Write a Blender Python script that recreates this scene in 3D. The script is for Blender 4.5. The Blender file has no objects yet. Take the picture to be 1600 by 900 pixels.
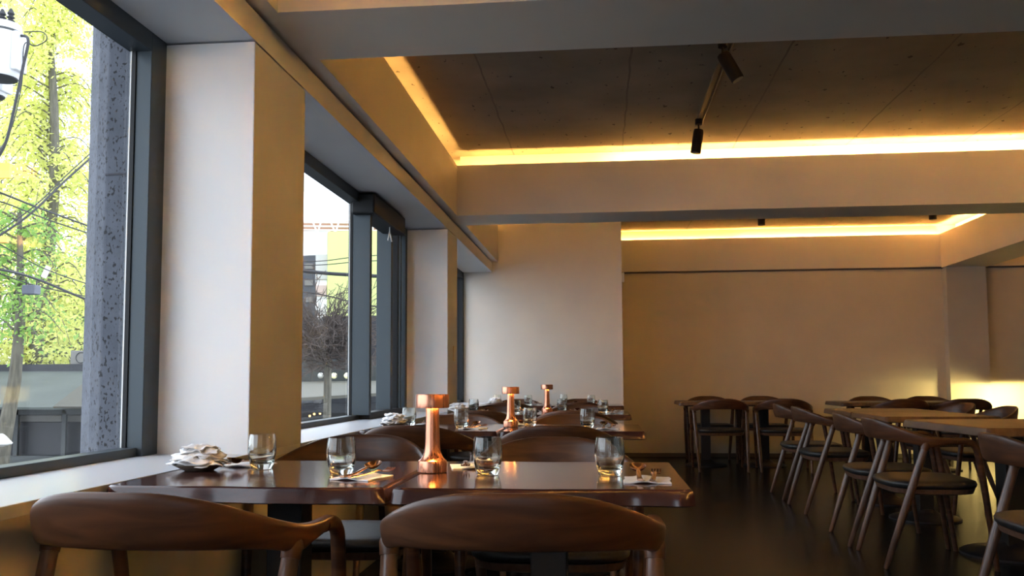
import bpy, math, random
from mathutils import Vector, Matrix

C = bpy.context.scene
COL = C.collection
PI = math.pi

# ------------------------------------------------------------------ camera
FPX, CYP = 1395.58, 490.265
YAW, PITCH, ROLL = -0.0991599, 0.073442, -0.0048358
CAMZ = 1.0085


def cam_rows():
    B = Matrix(((1, 0, 0), (0, 0, -1), (0, 1, 0)))
    c, s = math.cos(YAW), math.sin(YAW)
    Ry = Matrix(((c, 0, -s), (0, 1, 0), (s, 0, c)))
    c, s = math.cos(PITCH), math.sin(PITCH)
    Rp = Matrix(((1, 0, 0), (0, c, s), (0, -s, c)))
    c, s = math.cos(ROLL), math.sin(ROLL)
    Rr = Matrix(((c, -s, 0), (s, c, 0), (0, 0, 1)))
    return Rr @ Rp @ Ry @ B


RM = cam_rows()
cd = bpy.data.cameras.new('camera')
cam = bpy.data.objects.new('camera', cd)
COL.objects.link(cam)
M3 = Matrix((RM[0], -RM[1], -RM[2])).transposed()
cam.matrix_world = Matrix.Translation((0, 0, CAMZ)) @ M3.to_4x4()
cd.sensor_fit = 'HORIZONTAL'
cd.sensor_width = 36
cd.lens = FPX / 1600 * 36
cd.shift_y = (CYP - 450) / 1600
cd.clip_start = 0.05
cd.clip_end = 300
C.camera = cam


def at(px, py, Y):
    """world point seen in photo direction (px, py) at depth Y"""
    d = RM.transposed() @ Vector(((px - 800) / FPX, (py - CYP) / FPX, 1))
    t = Y / d.y
    return Vector((d.x * t, Y, CAMZ + d.z * t))


# ------------------------------------------------------------------ light
C.view_settings.view_transform = 'Standard'
C.view_settings.look = 'None'
C.view_settings.gamma = 1
C.view_settings.use_curve_mapping = False
C.view_settings.exposure = 0.0
SKY = 4.3
COVE = 31.0
w = bpy.data.worlds.new('sky')
C.world = w
w.use_nodes = True
bg = w.node_tree.nodes['Background']
bg.inputs[0].default_value = (0.86, 0.92, 1.06, 1)
bg.inputs[1].default_value = SKY
try:
    C.cycles.use_denoising = True
    C.cycles.max_bounces = 12
    C.cycles.diffuse_bounces = 6
    C.cycles.glossy_bounces = 5
    C.cycles.transmission_bounces = 10
    C.cycles.transparent_max_bounces = 16
    C.cycles.sample_clamp_indirect = 0
    C.cycles.caustics_reflective = False
    C.cycles.caustics_refractive = False
except Exception:
    pass


def area(name, loc, sx, sy, power, color, rot=(0, 0, 0), portal=False, spread=PI):
    l = bpy.data.lights.new(name, 'AREA')
    l.shape = 'RECTANGLE'
    l.size, l.size_y = sx, sy
    l.energy = power
    l.color = color
    l.spread = spread
    o = bpy.data.objects.new(name, l)
    COL.objects.link(o)
    o.location = loc
    o.rotation_euler = rot
    if portal:
        l.cycles.is_portal = True
    return o


# key planes of the place
WX = -1.271          # window wall, room face
FX = -1.611          # inner face of the window frames
GX = -1.69           # glass
W1Y = -0.2
P1 = (3.133, 3.70)   # pillar 1 along Y
P2 = (7.33, 7.82)    # pillar 2
YE = 10.43           # face of the white end wall box
YF = 11.80           # far wall
BXR = 0.25           # right side of the white wall box
HZ = 2.276           # window head
SZ = 2.398           # soffits and beam undersides
CZ = 2.83            # top of the cove fascias
TZ = 2.95            # concrete slab underside
SOX = -1.203         # cove fascia along the window wall
B1 = (3.185, 3.69)
B2 = (7.42, 7.90)
RX = (4.307, 4.85)   # long beam on the right
FY = 11.76           # far fascia
XR, YB = 8.2, -3.0   # right wall, wall behind the camera
WARM = (1.0, 0.52, 0.135)
# daylight portals on the two visible window bays and the third
for y0, y1 in ((-2.75, -.75), (W1Y, P1[0]), (P1[1], P2[0]), (P2[1], YE)):
    area('window_daylight', (FX + 0.05, (y0 + y1) / 2, (HZ + 0.75) / 2), y1 - y0, HZ - 0.75, 1, (1, 1, 1), (PI / 2, 0, PI / 2), portal=True)
for o in list(COL.objects):
    if o.name.startswith('window_daylight'):
        o.rotation_euler = (0, -PI / 2, 0)
        o.data.size, o.data.size_y = HZ - 0.75, o.data.size


def strip(x0, y0, x1, y1, k=1.0):
    """LED strip lying in the trough, shining up onto the slab"""
    L = math.hypot(x1 - x0, y1 - y0)
    area('cove_strip_light', ((x0 + x1) / 2, (y0 + y1) / 2, CZ - 0.05), L, 0.016, COVE * L * k, WARM,
         (PI, 0, math.atan2(y1 - y0, x1 - x0)))


e = 0.045
YC0 = -1.6   # first coffer starts behind the camera
for (x0, x1, y0, y1, kk) in ((SOX, RX[0], YC0, B1[0], 2.8), (SOX, RX[0], B1[1], B2[0], 1.0)):
    strip(x0 - e, y0, x0 - e, y1, kk * .16)
    strip(x1 + e, y0, x1 + e, y1, kk * 1.2)
    for xa, xb, f in ((x0, .1, .30), (.1, 1.7, .85), (1.7, x1, 1.25)):
        strip(xa, y0 - e, xb, y0 - e, kk * f)
        strip(xa, y1 + e, xb, y1 + e, kk * f)
strip(SOX - e, B2[1], SOX - e, YE, .35)
strip(BXR, FY + .028, 1.8, FY + .028, .7)
strip(1.8, FY + .028, RX[0], FY + .028, 1.1)
strip(RX[0] + e, B2[1], RX[0] + e, FY, 1.0)
strip(SOX, B2[1] - e, RX[0], B2[1] - e, 0.8)
strip(RX[1] - e, 2, RX[1] - e, FY, 0.8)
strip(RX[1], FY + .028, XR, FY + .028, 1.0)
# unseen lamp at the far right washing wall and floor, below the added blocker
cl = area('unseen_wash_lamp', (5.20, 10.86, 0.845), 0.40, 0.02, 19, (1.0, 0.80, 0.30), spread=math.radians(100))
cl.rotation_euler = Vector((-.40, 1, -.28)).to_track_quat('-Z', 'Y').to_euler()


# ------------------------------------------------------------------ materials
def mat(name, color=(.8, .8, .8), rough=.5, metal=0.0, spec=0.5, emit=None, es=0, coat=0.0):
    m = bpy.data.materials.new(name)
    m.use_nodes = True
    b = m.node_tree.nodes['Principled BSDF']
    b.inputs['Base Color'].default_value = (*color, 1)
    b.inputs['Roughness'].default_value = rough
    b.inputs['Metallic'].default_value = metal
    b.inputs['Specular IOR Level'].default_value = spec
    b.inputs['Coat Weight'].default_value = coat
    if emit:
        b.inputs['Emission Color'].default_value = (*emit, 1)
        b.inputs['Emission Strength'].default_value = es
    return m


def N(m, t, **kw):
    n = m.node_tree.nodes.new(t)
    for k, v in kw.items():
        setattr(n, k, v)
    return n


def L(m, a, b):
    m.node_tree.links.new(a, b)


def noise_color(m, c1, c2, scale=(1, 1, 1), nscale=4, detail=6, lo=.35, hi=.65, bump=0.0, distort=0.0):
    b = m.node_tree.nodes['Principled BSDF']
    tc = N(m, 'ShaderNodeTexCoord')
    mp = N(m, 'ShaderNodeMapping')
    mp.inputs['Scale'].default_value = scale
    nz = N(m, 'ShaderNodeTexNoise')
    nz.inputs['Scale'].default_value = nscale
    nz.inputs['Detail'].default_value = detail
    nz.inputs['Distortion'].default_value = distort
    rp = N(m, 'ShaderNodeValToRGB')
    rp.color_ramp.elements[0].position = lo
    rp.color_ramp.elements[1].position = hi
    rp.color_ramp.elements[0].color = (*c1, 1)
    rp.color_ramp.elements[1].color = (*c2, 1)
    L(m, tc.outputs['Object'], mp.inputs[0])
    L(m, mp.outputs[0], nz.inputs[0])
    L(m, nz.outputs[0], rp.inputs[0])
    L(m, rp.outputs[0], b.inputs['Base Color'])
    if bump:
        bp = N(m, 'ShaderNodeBump')
        bp.inputs['Strength'].default_value = bump
        bp.inputs['Distance'].default_value = .01
        L(m, nz.outputs[0], bp.inputs['Height'])
        L(m, bp.outputs[0], b.inputs['Normal'])
    return m, tc, mp, nz, rp


paint = noise_color(mat('wall_paint', rough=.55), (.64, .56, .44), (.67, .59, .465), nscale=3, bump=.02)[0]
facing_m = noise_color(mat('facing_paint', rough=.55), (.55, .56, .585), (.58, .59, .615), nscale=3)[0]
paint_white = noise_color(mat('reveal_paint', rough=.5), (.78, .78, .78), (.80, .80, .80), nscale=3)[0]
fascia_m = noise_color(mat('fascia_paint', rough=.55), (.66, .61, .54), (.70, .65, .575), nscale=2)[0]
soffit_m = mat('soffit_paint', (.60, .59, .58), .6)
sill_m = mat('sill_white', (.56, .58, .62), .36)
frame_m = mat('frame_metal', (.045, .06, .07), .45, 0.3)
frame_dark = mat('frame_metal_black', (.007, .008, .009), .5, spec=.3)
sensor_m = mat('white_plastic', (.8, .8, .78), .4)
shadow_gap = mat('gap_shade', (.14, .12, .10), .9)  # dark tone stands in for the shade inside the gaps

conc = mat('raw_concrete', rough=.8)
conc, tc, mp, nz, rp = noise_color(conc, (.15, .13, .10), (.25, .22, .175), nscale=1.6, detail=9, lo=.3, hi=.7, bump=.15)
b = conc.node_tree.nodes['Principled BSDF']
# pits
vo = N(conc, 'ShaderNodeTexNoise'); vo.inputs['Scale'].default_value = 22; vo.inputs['Detail'].default_value = 3
mp2 = N(conc, 'ShaderNodeMapping'); mp2.inputs['Scale'].default_value = (1, .55, 1)
L(conc, tc.outputs['Object'], mp2.inputs[0]); L(conc, mp2.outputs[0], vo.inputs[0])
pr = N(conc, 'ShaderNodeValToRGB'); pr.color_ramp.elements[0].position = .29; pr.color_ramp.elements[1].position = .33
pr.color_ramp.elements[0].color = (.22, .2, .18, 1)
L(conc, vo.outputs[0], pr.inputs[0])
# formwork seams every 0.93 m running away from the camera
sx = N(conc, 'ShaderNodeSeparateXYZ'); L(conc, tc.outputs['Object'], sx.inputs[0])
n2 = N(conc, 'ShaderNodeTexNoise'); n2.inputs['Scale'].default_value = 3; L(conc, tc.outputs['Object'], n2.inputs[0])
def mth(m, op, a, bb, cc=None):
    n = N(m, 'ShaderNodeMath', operation=op)
    for i, v in enumerate((a, bb, cc)):
        if v is None: continue
        if isinstance(v, (int, float)): n.inputs[i].default_value = v
        else: L(m, v, n.inputs[i])
    return n.outputs[0]
xo = mth(conc, 'MULTIPLY_ADD', n2.outputs[0], .03, sx.outputs[0])
fr = mth(conc, 'FRACT', mth(conc, 'MULTIPLY_ADD', xo, 1 / .93, .27), 0)
ds = mth(conc, 'ABSOLUTE', mth(conc, 'SUBTRACT', fr, .5), 0)
sm = mth(conc, 'LESS_THAN', mth(conc, 'MULTIPLY_ADD', vo.outputs[0], -.008, ds), .0025)
mx = N(conc, 'ShaderNodeMix', data_type='RGBA', blend_type='MULTIPLY'); mx.inputs[0].default_value = 1
L(conc, rp.outputs[0], mx.inputs[6]); L(conc, pr.outputs[0], mx.inputs[7])
mx2 = N(conc, 'ShaderNodeMix', data_type='RGBA'); L(conc, sm, mx2.inputs[0])
L(conc, mx.outputs[2], mx2.inputs[6]); mx2.inputs[7].default_value = (.12, .10, .08, 1)
L(conc, mx2.outputs[2], b.inputs['Base Color'])

floor_m = noise_color(mat('floor_tile', rough=.24, spec=.1), (.009, .0085, .0065), (.015, .0135, .0105), nscale=2.5, detail=8)[0]
b = floor_m.node_tree.nodes['Principled BSDF']
br = N(floor_m, 'ShaderNodeTexBrick'); br.offset = 0
br.inputs['Scale'].default_value = 1
br.inputs['Brick Width'].default_value = .9; br.inputs['Row Height'].default_value = .9
br.inputs['Mortar Size'].default_value = .004
tcf = N(floor_m, 'ShaderNodeTexCoord'); L(floor_m, tcf.outputs['Object'], br.inputs[0])
mxf = N(floor_m, 'ShaderNodeMix', data_type='RGBA'); L(floor_m, br.outputs['Fac'], mxf.inputs[0])
src = b.inputs['Base Color'].links[0].from_socket
L(floor_m, src, mxf.inputs[6]); mxf.inputs[7].default_value = (.007, .006, .005, 1)
L(floor_m, mxf.outputs[2], b.inputs['Base Color'])

wood_back = noise_color(mat('walnut_panel', rough=.36, spec=.36), (.044, .018, .009), (.100, .041, .018), scale=(1, 1, 7), nscale=4, detail=8, distort=.6, bump=.03)[0]
wood_leg = noise_color(mat('walnut_leg', rough=.28), (.085, .045, .028), (.15, .082, .055), scale=(9, 9, 1), nscale=5, detail=6, bump=.03)[0]
wood_top = noise_color(mat('lacquered_top', rough=.12, spec=.5), (.036, .012, .010), (.084, .030, .022), scale=(1, 7, 3), nscale=3, detail=8, distort=.5, bump=.02)[0]
wood_top2 = noise_color(mat('oiled_top', rough=.38), (.075, .038, .020), (.14, .075, .04), scale=(7, 1, 3), nscale=3, detail=8, distort=.5, bump=.03)[0]
leather = noise_color(mat('seat_leather', rough=.42), (.014, .015, .015), (.022, .022, .022), nscale=60, bump=.06)[0]
iron = mat('black_iron', (.010, .011, .013), .5, .2)
copper = mat('brushed_copper', (.66, .29, .18), .27, 1.0)
b = copper.node_tree.nodes['Principled BSDF']
tcc = N(copper, 'ShaderNodeTexCoord'); mpc = N(copper, 'ShaderNodeMapping'); mpc.inputs['Scale'].default_value = (200, 200, .2)
nzc = N(copper, 'ShaderNodeTexNoise'); nzc.inputs['Scale'].default_value = 1
L(copper, tcc.outputs['Object'], mpc.inputs[0]); L(copper, mpc.outputs[0], nzc.inputs[0])
rpc = N(copper, 'ShaderNodeMapRange'); rpc.inputs[3].default_value = .24; rpc.inputs[4].default_value = .32
L(copper, nzc.outputs[0], rpc.inputs[0]); L(copper, rpc.outputs[0], b.inputs['Roughness'])
lampglow = mat('lamp_ring_glow', (1, .7, .3), .5, emit=(1.0, .55, .14), es=190)
bronze = mat('bronze_cutlery', (.42, .24, .15), .22, 1.0)
napkin_m = noise_color(mat('napkin_paper', rough=.9), (.84, .83, .82), (.90, .89, .88), nscale=30, bump=.05)[0]
plate_m = mat('dark_rim_plate', (.20, .17, .13), .3)
plate_in = mat('plate_glaze', (.55, .52, .46), .3)
spot_m = mat('spotlight_black', (.006, .005, .004), .7, spec=.2)
track_m = mat('track_grey', (.06, .05, .04), .5, .3)


def glassmat(name, tint=(1, 1, 1), ior=1.45, rough=0.0):
    m = bpy.data.materials.new(name)
    m.use_nodes = True
    nt = m.node_tree
    nt.nodes.clear()
    out = nt.nodes.new('ShaderNodeOutputMaterial')
    g = nt.nodes.new('ShaderNodeBsdfGlass')
    g.inputs['Color'].default_value = (*tint, 1)
    g.inputs['IOR'].default_value = ior
    g.inputs['Roughness'].default_value = rough
    nt.links.new(g.outputs[0], out.inputs[0])
    return m


tumbler_m = glassmat('tumbler_glass', (.97, .985, .97), 1.48)
pane_m = bpy.data.materials.new('window_glass')
pane_m.use_nodes = True
nt = pane_m.node_tree
nt.nodes.clear()
out = nt.nodes.new('ShaderNodeOutputMaterial')
tr = nt.nodes.new('ShaderNodeBsdfTransparent'); tr.inputs[0].default_value = (.93, .95, .945, 1)
gl = nt.nodes.new('ShaderNodeBsdfGlossy'); gl.inputs['Roughness'].default_value = .02
lw_ = nt.nodes.new('ShaderNodeLayerWeight'); lw_.inputs[0].default_value = .5
pw = nt.nodes.new('ShaderNodeMath'); pw.operation = 'POWER'; pw.inputs[1].default_value = 5
fz = nt.nodes.new('ShaderNodeMath'); fz.operation = 'MULTIPLY_ADD'; fz.inputs[1].default_value = .5; fz.inputs[2].default_value = .025
nt.links.new(lw_.outputs['Facing'], pw.inputs[0]); nt.links.new(pw.outputs[0], fz.inputs[0])
mxs = nt.nodes.new('ShaderNodeMixShader')
nt.links.new(fz.outputs[0], mxs.inputs[0]); nt.links.new(tr.outputs[0], mxs.inputs[1]); nt.links.new(gl.outputs[0], mxs.inputs[2])
nt.links.new(mxs.outputs[0], out.inputs[0])

# basalt cladding with pits
basalt = mat('basalt', rough=.8)
basalt, tcb, mpb, nzb, rpb = noise_color(basalt, (.055, .063, .082), (.085, .094, .118), nscale=9, detail=6)
vb = N(basalt, 'ShaderNodeTexNoise'); vb.inputs['Scale'].default_value = 75; vb.inputs['Detail'].default_value = 2
mb_ = N(basalt, 'ShaderNodeMapping'); mb_.inputs['Scale'].default_value = (1.3, 1.3, .8)
L(basalt, tcb.outputs['Object'], mb_.inputs[0]); L(basalt, mb_.outputs[0], vb.inputs[0])
rb = N(basalt, 'ShaderNodeValToRGB'); rb.color_ramp.elements[0].position = .37; rb.color_ramp.elements[1].position = .41
rb.color_ramp.elements[0].color = (.1, .1, .1, 1)
L(basalt, vb.outputs[0], rb.inputs[0])
mxb = N(basalt, 'ShaderNodeMix', data_type='RGBA', blend_type='MULTIPLY'); mxb.inputs[0].default_value = 1
L(basalt, rpb.outputs[0], mxb.inputs[6]); L(basalt, rb.outputs[0], mxb.inputs[7])
L(basalt, mxb.outputs[2], basalt.node_tree.nodes['Principled BSDF'].inputs['Base Color'])


# ------------------------------------------------------------------ mesh helpers
class MB:
    def __init__(s):
        s.v, s.f = [], []

    def add(s, v, f):
        n = len(s.v)
        s.v += [tuple(a) for a in v]
        s.f += [tuple(i + n for i in q) for q in f]
        return s

    def box(s, a, b, bev=0.0):
        x0, x1 = sorted((a[0], b[0])); y0, y1 = sorted((a[1], b[1])); z0, z1 = sorted((a[2], b[2]))
        v = [(x0, y0, z0), (x1, y0, z0), (x1, y1, z0), (x0, y1, z0), (x0, y0, z1), (x1, y0, z1), (x1, y1, z1), (x0, y1, z1)]
        return s.add(v, [(3, 2, 1, 0), (4, 5, 6, 7), (0, 1, 5, 4), (1, 2, 6, 5), (2, 3, 7, 6), (3, 0, 4, 7)])

    def prism(s, pts, z0, z1):
        n = len(pts)
        v = [(x, y, z0) for x, y in pts] + [(x, y, z1) for x, y in pts]
        f = [tuple(range(n - 1, -1, -1)), tuple(range(n, 2 * n))]
        f += [(i, (i + 1) % n, n + (i + 1) % n, n + i) for i in range(n)]
        return s.add(v, f)

    def rings(s, rings, cap0=True, cap1=True, close=True):
        n = len(rings[0])
        v = [p for r in rings for p in r]
        f = []
        for k in range(len(rings) - 1):
            for i in range(n if close else n - 1):
                j = (i + 1) % n
                f.append((k * n + i, k * n + j, (k + 1) * n + j, (k + 1) * n + i))
        if cap0: f.append(tuple(range(n - 1, -1, -1)))
        if cap1: f.append(tuple((len(rings) - 1) * n + i for i in range(n)))
        return s.add(v, f)

    def lathe(s, prof, seg=32, at_=(0, 0, 0), cap=True):
        rs = []
        for r, z in prof:
            rs.append([(at_[0] + r * math.cos(2 * PI * i / seg), at_[1] + r * math.sin(2 * PI * i / seg), at_[2] + z) for i in range(seg)])
        return s.rings(rs, cap, cap)

    def tube(s, pts, rad, seg=10):
        pts = [Vector(p) for p in pts]
        if isinstance(rad, (int, float)): rad = [rad] * len(pts)
        rs = []
        u = None
        for i, p in enumerate(pts):
            t = (pts[min(i + 1, len(pts) - 1)] - pts[max(i - 1, 0)]).normalized()
            if u is None:
                u = t.orthogonal().normalized()
            u = (u - t * u.dot(t)).normalized()
            w_ = t.cross(u)
            rs.append([p + (u * math.cos(2 * PI * k / seg) + w_ * math.sin(2 * PI * k / seg)) * rad[i] for k in range(seg)])
        return s.rings(rs)

    def build(s, name, m, parent=None, smooth=False, bevel=0.0, angle=35):
        me = bpy.data.meshes.new(name)
        me.from_pydata([tuple(a) for a in s.v], [], s.f)
        me.validate()
        ms = m if isinstance(m, (list, tuple)) else [m]
        for q in ms: me.materials.append(q)
        if smooth:
            me.shade_smooth()
            try:
                me.set_sharp_from_angle(angle=math.radians(angle))
            except Exception:
                pass
        o = bpy.data.objects.new(name, me)
        COL.objects.link(o)
        if parent: o.parent = parent
        if bevel:
            bm = o.modifiers.new('bevel', 'BEVEL'); bm.width = bevel; bm.segments = 2; bm.limit_method = 'ANGLE'
        return o


def cat(pts, n=6):
    pts = [Vector(p) for p in pts]
    P = [2 * pts[0] - pts[1]] + pts + [2 * pts[-1] - pts[-2]]
    o = []
    for i in range(1, len(P) - 2):
        for k in range(n):
            t = k / n
            a, b_, c, d = P[i - 1], P[i], P[i + 1], P[i + 2]
            o.append(.5 * ((2 * b_) + (c - a) * t + (2 * a - 5 * b_ + 4 * c - d) * t * t + (3 * b_ - a - 3 * c + d) * t ** 3))
    o.append(pts[-1])
    return o


def tag(o, label, catg, group=None, kind=None):
    o['label'] = label
    o['category'] = catg
    if group: o['group'] = group
    if kind: o['kind'] = kind
    return o


def empty(name, loc=(0, 0, 0), rz=0.0):
    o = bpy.data.objects.new(name, None)
    COL.objects.link(o)
    o.location = loc
    o.rotation_euler = (0, 0, rz)
    o.empty_display_size = .1
    return o


def struct(o):
    o['kind'] = 'structure'
    return o


def sbox(name, a, b_, m, bevel=0):
    return struct(MB().box(a, b_).build(name, m, bevel=bevel))


def copy_tree(o, parent=None):
    c = o.copy()
    COL.objects.link(c)
    c.parent = parent
    for ch in list(o.children):
        copy_tree(ch, c)
    return c


# ------------------------------------------------------------------ room shell
sbox('floor', (-1.95, YB - .2, -.2), (XR + .2, YF + .2, 0), floor_m)
sbox('ceiling', (-1.95, YB - .2, TZ), (XR + .2, YF + .2, TZ + .2), conc)
sbox('wall_far', (-1.95, YF, 0), (XR + .2, YF + .2, TZ), paint)
sbox('wall_right', (XR, YB, 0), (XR + .2, YF, TZ), paint)
m = MB()
BW = ((-1.12, -.86), (.14, .58))      # two tall narrow lights in the wall behind the camera
m.box((-1.95, YB - .2, 0), (BW[0][0], YB, TZ)).box((BW[0][1], YB - .2, 0), (BW[1][0], YB, TZ)).box((BW[1][1], YB - .2, 0), (XR + .2, YB, TZ))
for a_, b_ in BW:
    m.box((a_, YB - .2, 0), (b_, YB, .08)).box((a_, YB - .2, 2.25), (b_, YB, TZ))
struct(m.build('wall_back', paint))
for i_, (a_, b_) in enumerate(BW):
    wr = struct(MB().box((a_, YB - .14, .08), (a_ + .025, YB - .08, 2.25)).box((b_ - .025, YB - .14, .08), (b_, YB - .08, 2.25))
                .box((a_ + .025, YB - .14, 2.22), (b_ - .025, YB - .08, 2.25)).box((a_ + .025, YB - .14, .08), (b_ - .025, YB - .08, .11)).build('window_%d' % (5 + i_), frame_m))
    MB().box((a_ + .025, YB - .113, .11), (b_ - .025, YB - .107, 2.22)).build('pane', pane_m, wr)
    area('window_daylight', ((a_ + b_) / 2, YB + .01, 1.16), b_ - a_, 2.17, 1, (1, 1, 1), (PI / 2, 0, PI), portal=True)
# white box at the end of the window row
sbox('wall_end', (-1.95, YE, 0), (BXR, YF, TZ), noise_color(mat('end_wall_paint', rough=.55), (.64, .615, .565), (.67, .645, .59), nscale=3)[0])
# window wall: apron, header, pillars, wall above the header
st = MB()
st.box((-1.95, YB, 0), (WX, YE, .715))
apron = struct(st.build('wall_left', paint))
sbox('trim_1', (-1.75, YB, .715), (WX + .006, P1[0], .745), sill_m, .002)
sbox('trim_2', (-1.75, P1[1], .715), (WX + .006, P2[0], .745), sill_m, .002)
sbox('trim_3', (-1.75, P2[1], .715), (WX + .006, YE, .745), sill_m, .002)
sbox('trim_4', (-1.70, YB, HZ), (WX, YE, SZ - .012), facing_m)                 # header board
sbox('trim_5', (-1.70, YB, SZ - .012), (WX - .02, YE, SZ + .03), shadow_gap)       # shadow gap above it
sbox('trim_6', (-1.95, YB, SZ + .03), (-1.44, YE, TZ), paint)
struct(MB().prism([(WX, P1[0]), (WX, P1[1]), (-1.95, P1[1]), (-1.72, P1[0])][::-1], .715, HZ - .008).build('wall_left_pillar', paint_white))
sbox('wall_left_pillar', (-1.80, P2[0], .715), (WX, P2[1], HZ - .008), paint_white)
sbox('wall_left_pillar', (-1.95, -.75, .715), (WX, W1Y, HZ), paint_white)
sbox('wall_left_pillar', (-1.95, YB, .715), (WX, -2.75, HZ), paint_white)
# room-side facing of the pillars, tinted cool to offset the warm cove light
sbox('wall_left_facing', (WX, P1[0] + .001, .745), (WX + .003, P1[1] - .001, HZ - .012), facing_m)
sbox('wall_left_facing', (WX, P2[0] + .001, .745), (WX + .003, P2[1] - .001, HZ - .012), facing_m)


def hollow_beam_y(name, y0, y1, x0, x1):
    """beam running across the room: boxed soffit board, two upstands and the concrete core"""
    m = MB()
    m.box((x0, y0, SZ), (x1, y1, SZ + .03))
    m.box((x0, y0, SZ + .03), (x1, y0 + .02, CZ))
    m.box((x0, y1 - .02, SZ + .03), (x1, y1, CZ))
    o = struct(m.build(name, fascia_m))
    c = MB().box((x0, y0 + .02, CZ - .12), (x1, y1 - .02, CZ - .10)).box((x0, y0 + .17, CZ - .1), (x1, y1 - .17, TZ))
    struct(c.build(name + '_core', fascia_m))
    return o


hollow_beam_y('trim_7', B1[0], B1[1], SOX, XR)
hollow_beam_y('trim_8', B2[0], B2[1], SOX, XR)
# soffit strip and upstand along the window wall
m = MB()
m.box((WX - .2, YC0, SZ), (SOX, YE, SZ + .03)).box((SOX - .02, YC0, SZ + .03), (SOX, YE, CZ))
m.box((-1.44, YC0, CZ - .12), (SOX - .02, YE, CZ - .10))
struct(m.build('trim_9', fascia_m))
# far upstand over the far wall
m = MB()
m.box((BXR, FY - .02, SZ + .012), (XR, FY, CZ)).box((BXR, FY, CZ - .12), (XR, YF, CZ - .1))
struct(m.build('trim_10', fascia_m))
sbox('trim_11', (BXR, FY - .005, SZ - .006), (XR, YF, SZ + .012), shadow_gap)  # dark strip painting the shadow line under the far fascia
# long beam on the right
m = MB()
x0, x1 = RX
for ya, yb in ((YC0, B1[0]), (B1[1], B2[0]), (B2[1], FY - .02)):
    m.box((x0, ya, SZ), (x1, yb, SZ + .03)).box((x0, ya, SZ + .03), (x0 + .02, yb, CZ)).box((x1 - .02, ya, SZ + .03), (x1, yb, CZ))
    m.box((x0 + .02, ya, CZ - .12), (x1 - .02, yb, CZ - .1)).box((x0 + .19, ya, CZ - .1), (x1 - .19, yb, TZ))
struct(m.build('trim_12', fascia_m))
# front end of the first coffer, behind the camera
sbox('trim_13', (-1.44, YB, SZ), (XR, YC0 - .22, TZ), fascia_m)
m = MB().box((SOX, YC0 - .22, SZ), (XR, YC0, SZ + .03)).box((SOX, YC0 - .02, SZ + .03), (XR, YC0, CZ))
struct(m.build('trim_14', fascia_m))
# column on the far wall under the long beam
sbox('wall_column', (4.335, YF - .13, 0), (4.815, YF, SZ), paint)
sbox('baseboard_far', (BXR, YF - .012, 0), (4.335, YF, .05), mat('baseboard_dark', (.12, .09, .06), .6))


# windows
def window(name, y0, y1, mull, ew=.06, fm=None):
    fm = fm or frame_m
    root = empty(name, (FX, (y0 + y1) / 2, .745))
    root['kind'] = 'structure'
    oy = (y0 + y1) / 2
    def T(a): return (a[0] - FX, a[1] - oy, a[2] - .745)
    f = MB()
    xo = -1.697
    f.box(T((xo, y0, .745)), T((FX, y0 + .05, HZ)))
    f.box(T((xo, y1 - ew, .745)), T((FX, y1, HZ)))
    f.box(T((xo, y0 + .05, HZ - .07)), T((FX, y1 - ew, HZ)))
    f.box(T((xo, y0 + .05, .745)), T((FX - .02, y1 - ew, .775)))
    f.build('window_frame', fm, root, bevel=.002)
    ys = [y0 + .05]
    for a, b_ in mull:
        MB().box(T((xo, a, .775)), T((FX + .065, b_, HZ - .035))).build('mullion', fm, root, bevel=.002)
        ys += [a, b_]
    ys.append(y1 - ew)
    for a, b_ in zip(ys[::2], ys[1::2]):
        MB().box(T((GX - .006, a, .775)), T((GX, b_, HZ - .07))).build('pane', pane_m, root)
        # pale gasket line at the far edge of each pane
        MB().box(T((GX, b_ - .005, .775)), T((GX + .005, b_, HZ - .07))).build('gasket', sensor_m, root)
        MB().box(T((GX + .007, b_ - .006, .775)), T((GX + .021, b_, HZ - .07))).build('seal', frame_dark, root)
    return root, T


window('window_1', W1Y, P1[0], [], .11)
window('window_4', -2.75, -.75, [], .08)
w2, T2 = window('window_2', P1[1], P2[0], [(5.87, 5.92)])
# operable sash with its stile, dark inner leaf and top housing
MB().box(T2((-1.697, 6.64, .775)), T2((-1.585, 6.70, HZ - .07))).build('sash_stile', frame_m, w2, bevel=.002)
MB().box(T2((-1.697, 6.93, .775)), T2((-1.60, 6.98, HZ - .07))).build('sash_stile', frame_dark, w2, bevel=.002)
MB().box(T2((-1.697, 7.12, .775)), T2((-1.62, 7.16, HZ - .07))).build('sash_stile', frame_m, w2, bevel=.002)
MB().box(T2((-1.65, 5.93, .745)), T2((-1.56, 7.0, .79))).build('sash_rail', frame_dark, w2, bevel=.003)
MB().box(T2((-1.66, 5.80, HZ - .15)), T2((-1.50, 6.75, HZ - .012))).build('blind_housing', frame_dark, w2, bevel=.012)
# white plastic hook hanging from the housing
hk = MB()
pz = HZ - .155
hk.tube([T2((-1.53, 6.36, pz + .01)), T2((-1.53, 6.36, pz - .03))], .004, 6)
hk.tube([T2((-1.53, 6.36, pz - .03)), T2((-1.53, 6.31, pz - .10))], .006, 6)
hk.tube([T2((-1.53, 6.36, pz - .03)), T2((-1.53, 6.43, pz - .09))], .006, 6)
hk.build('pull_hook', sensor_m, w2)
window('window_3', P2[1], YE, [(9.0, 9.1)], .06, frame_dark)

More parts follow.
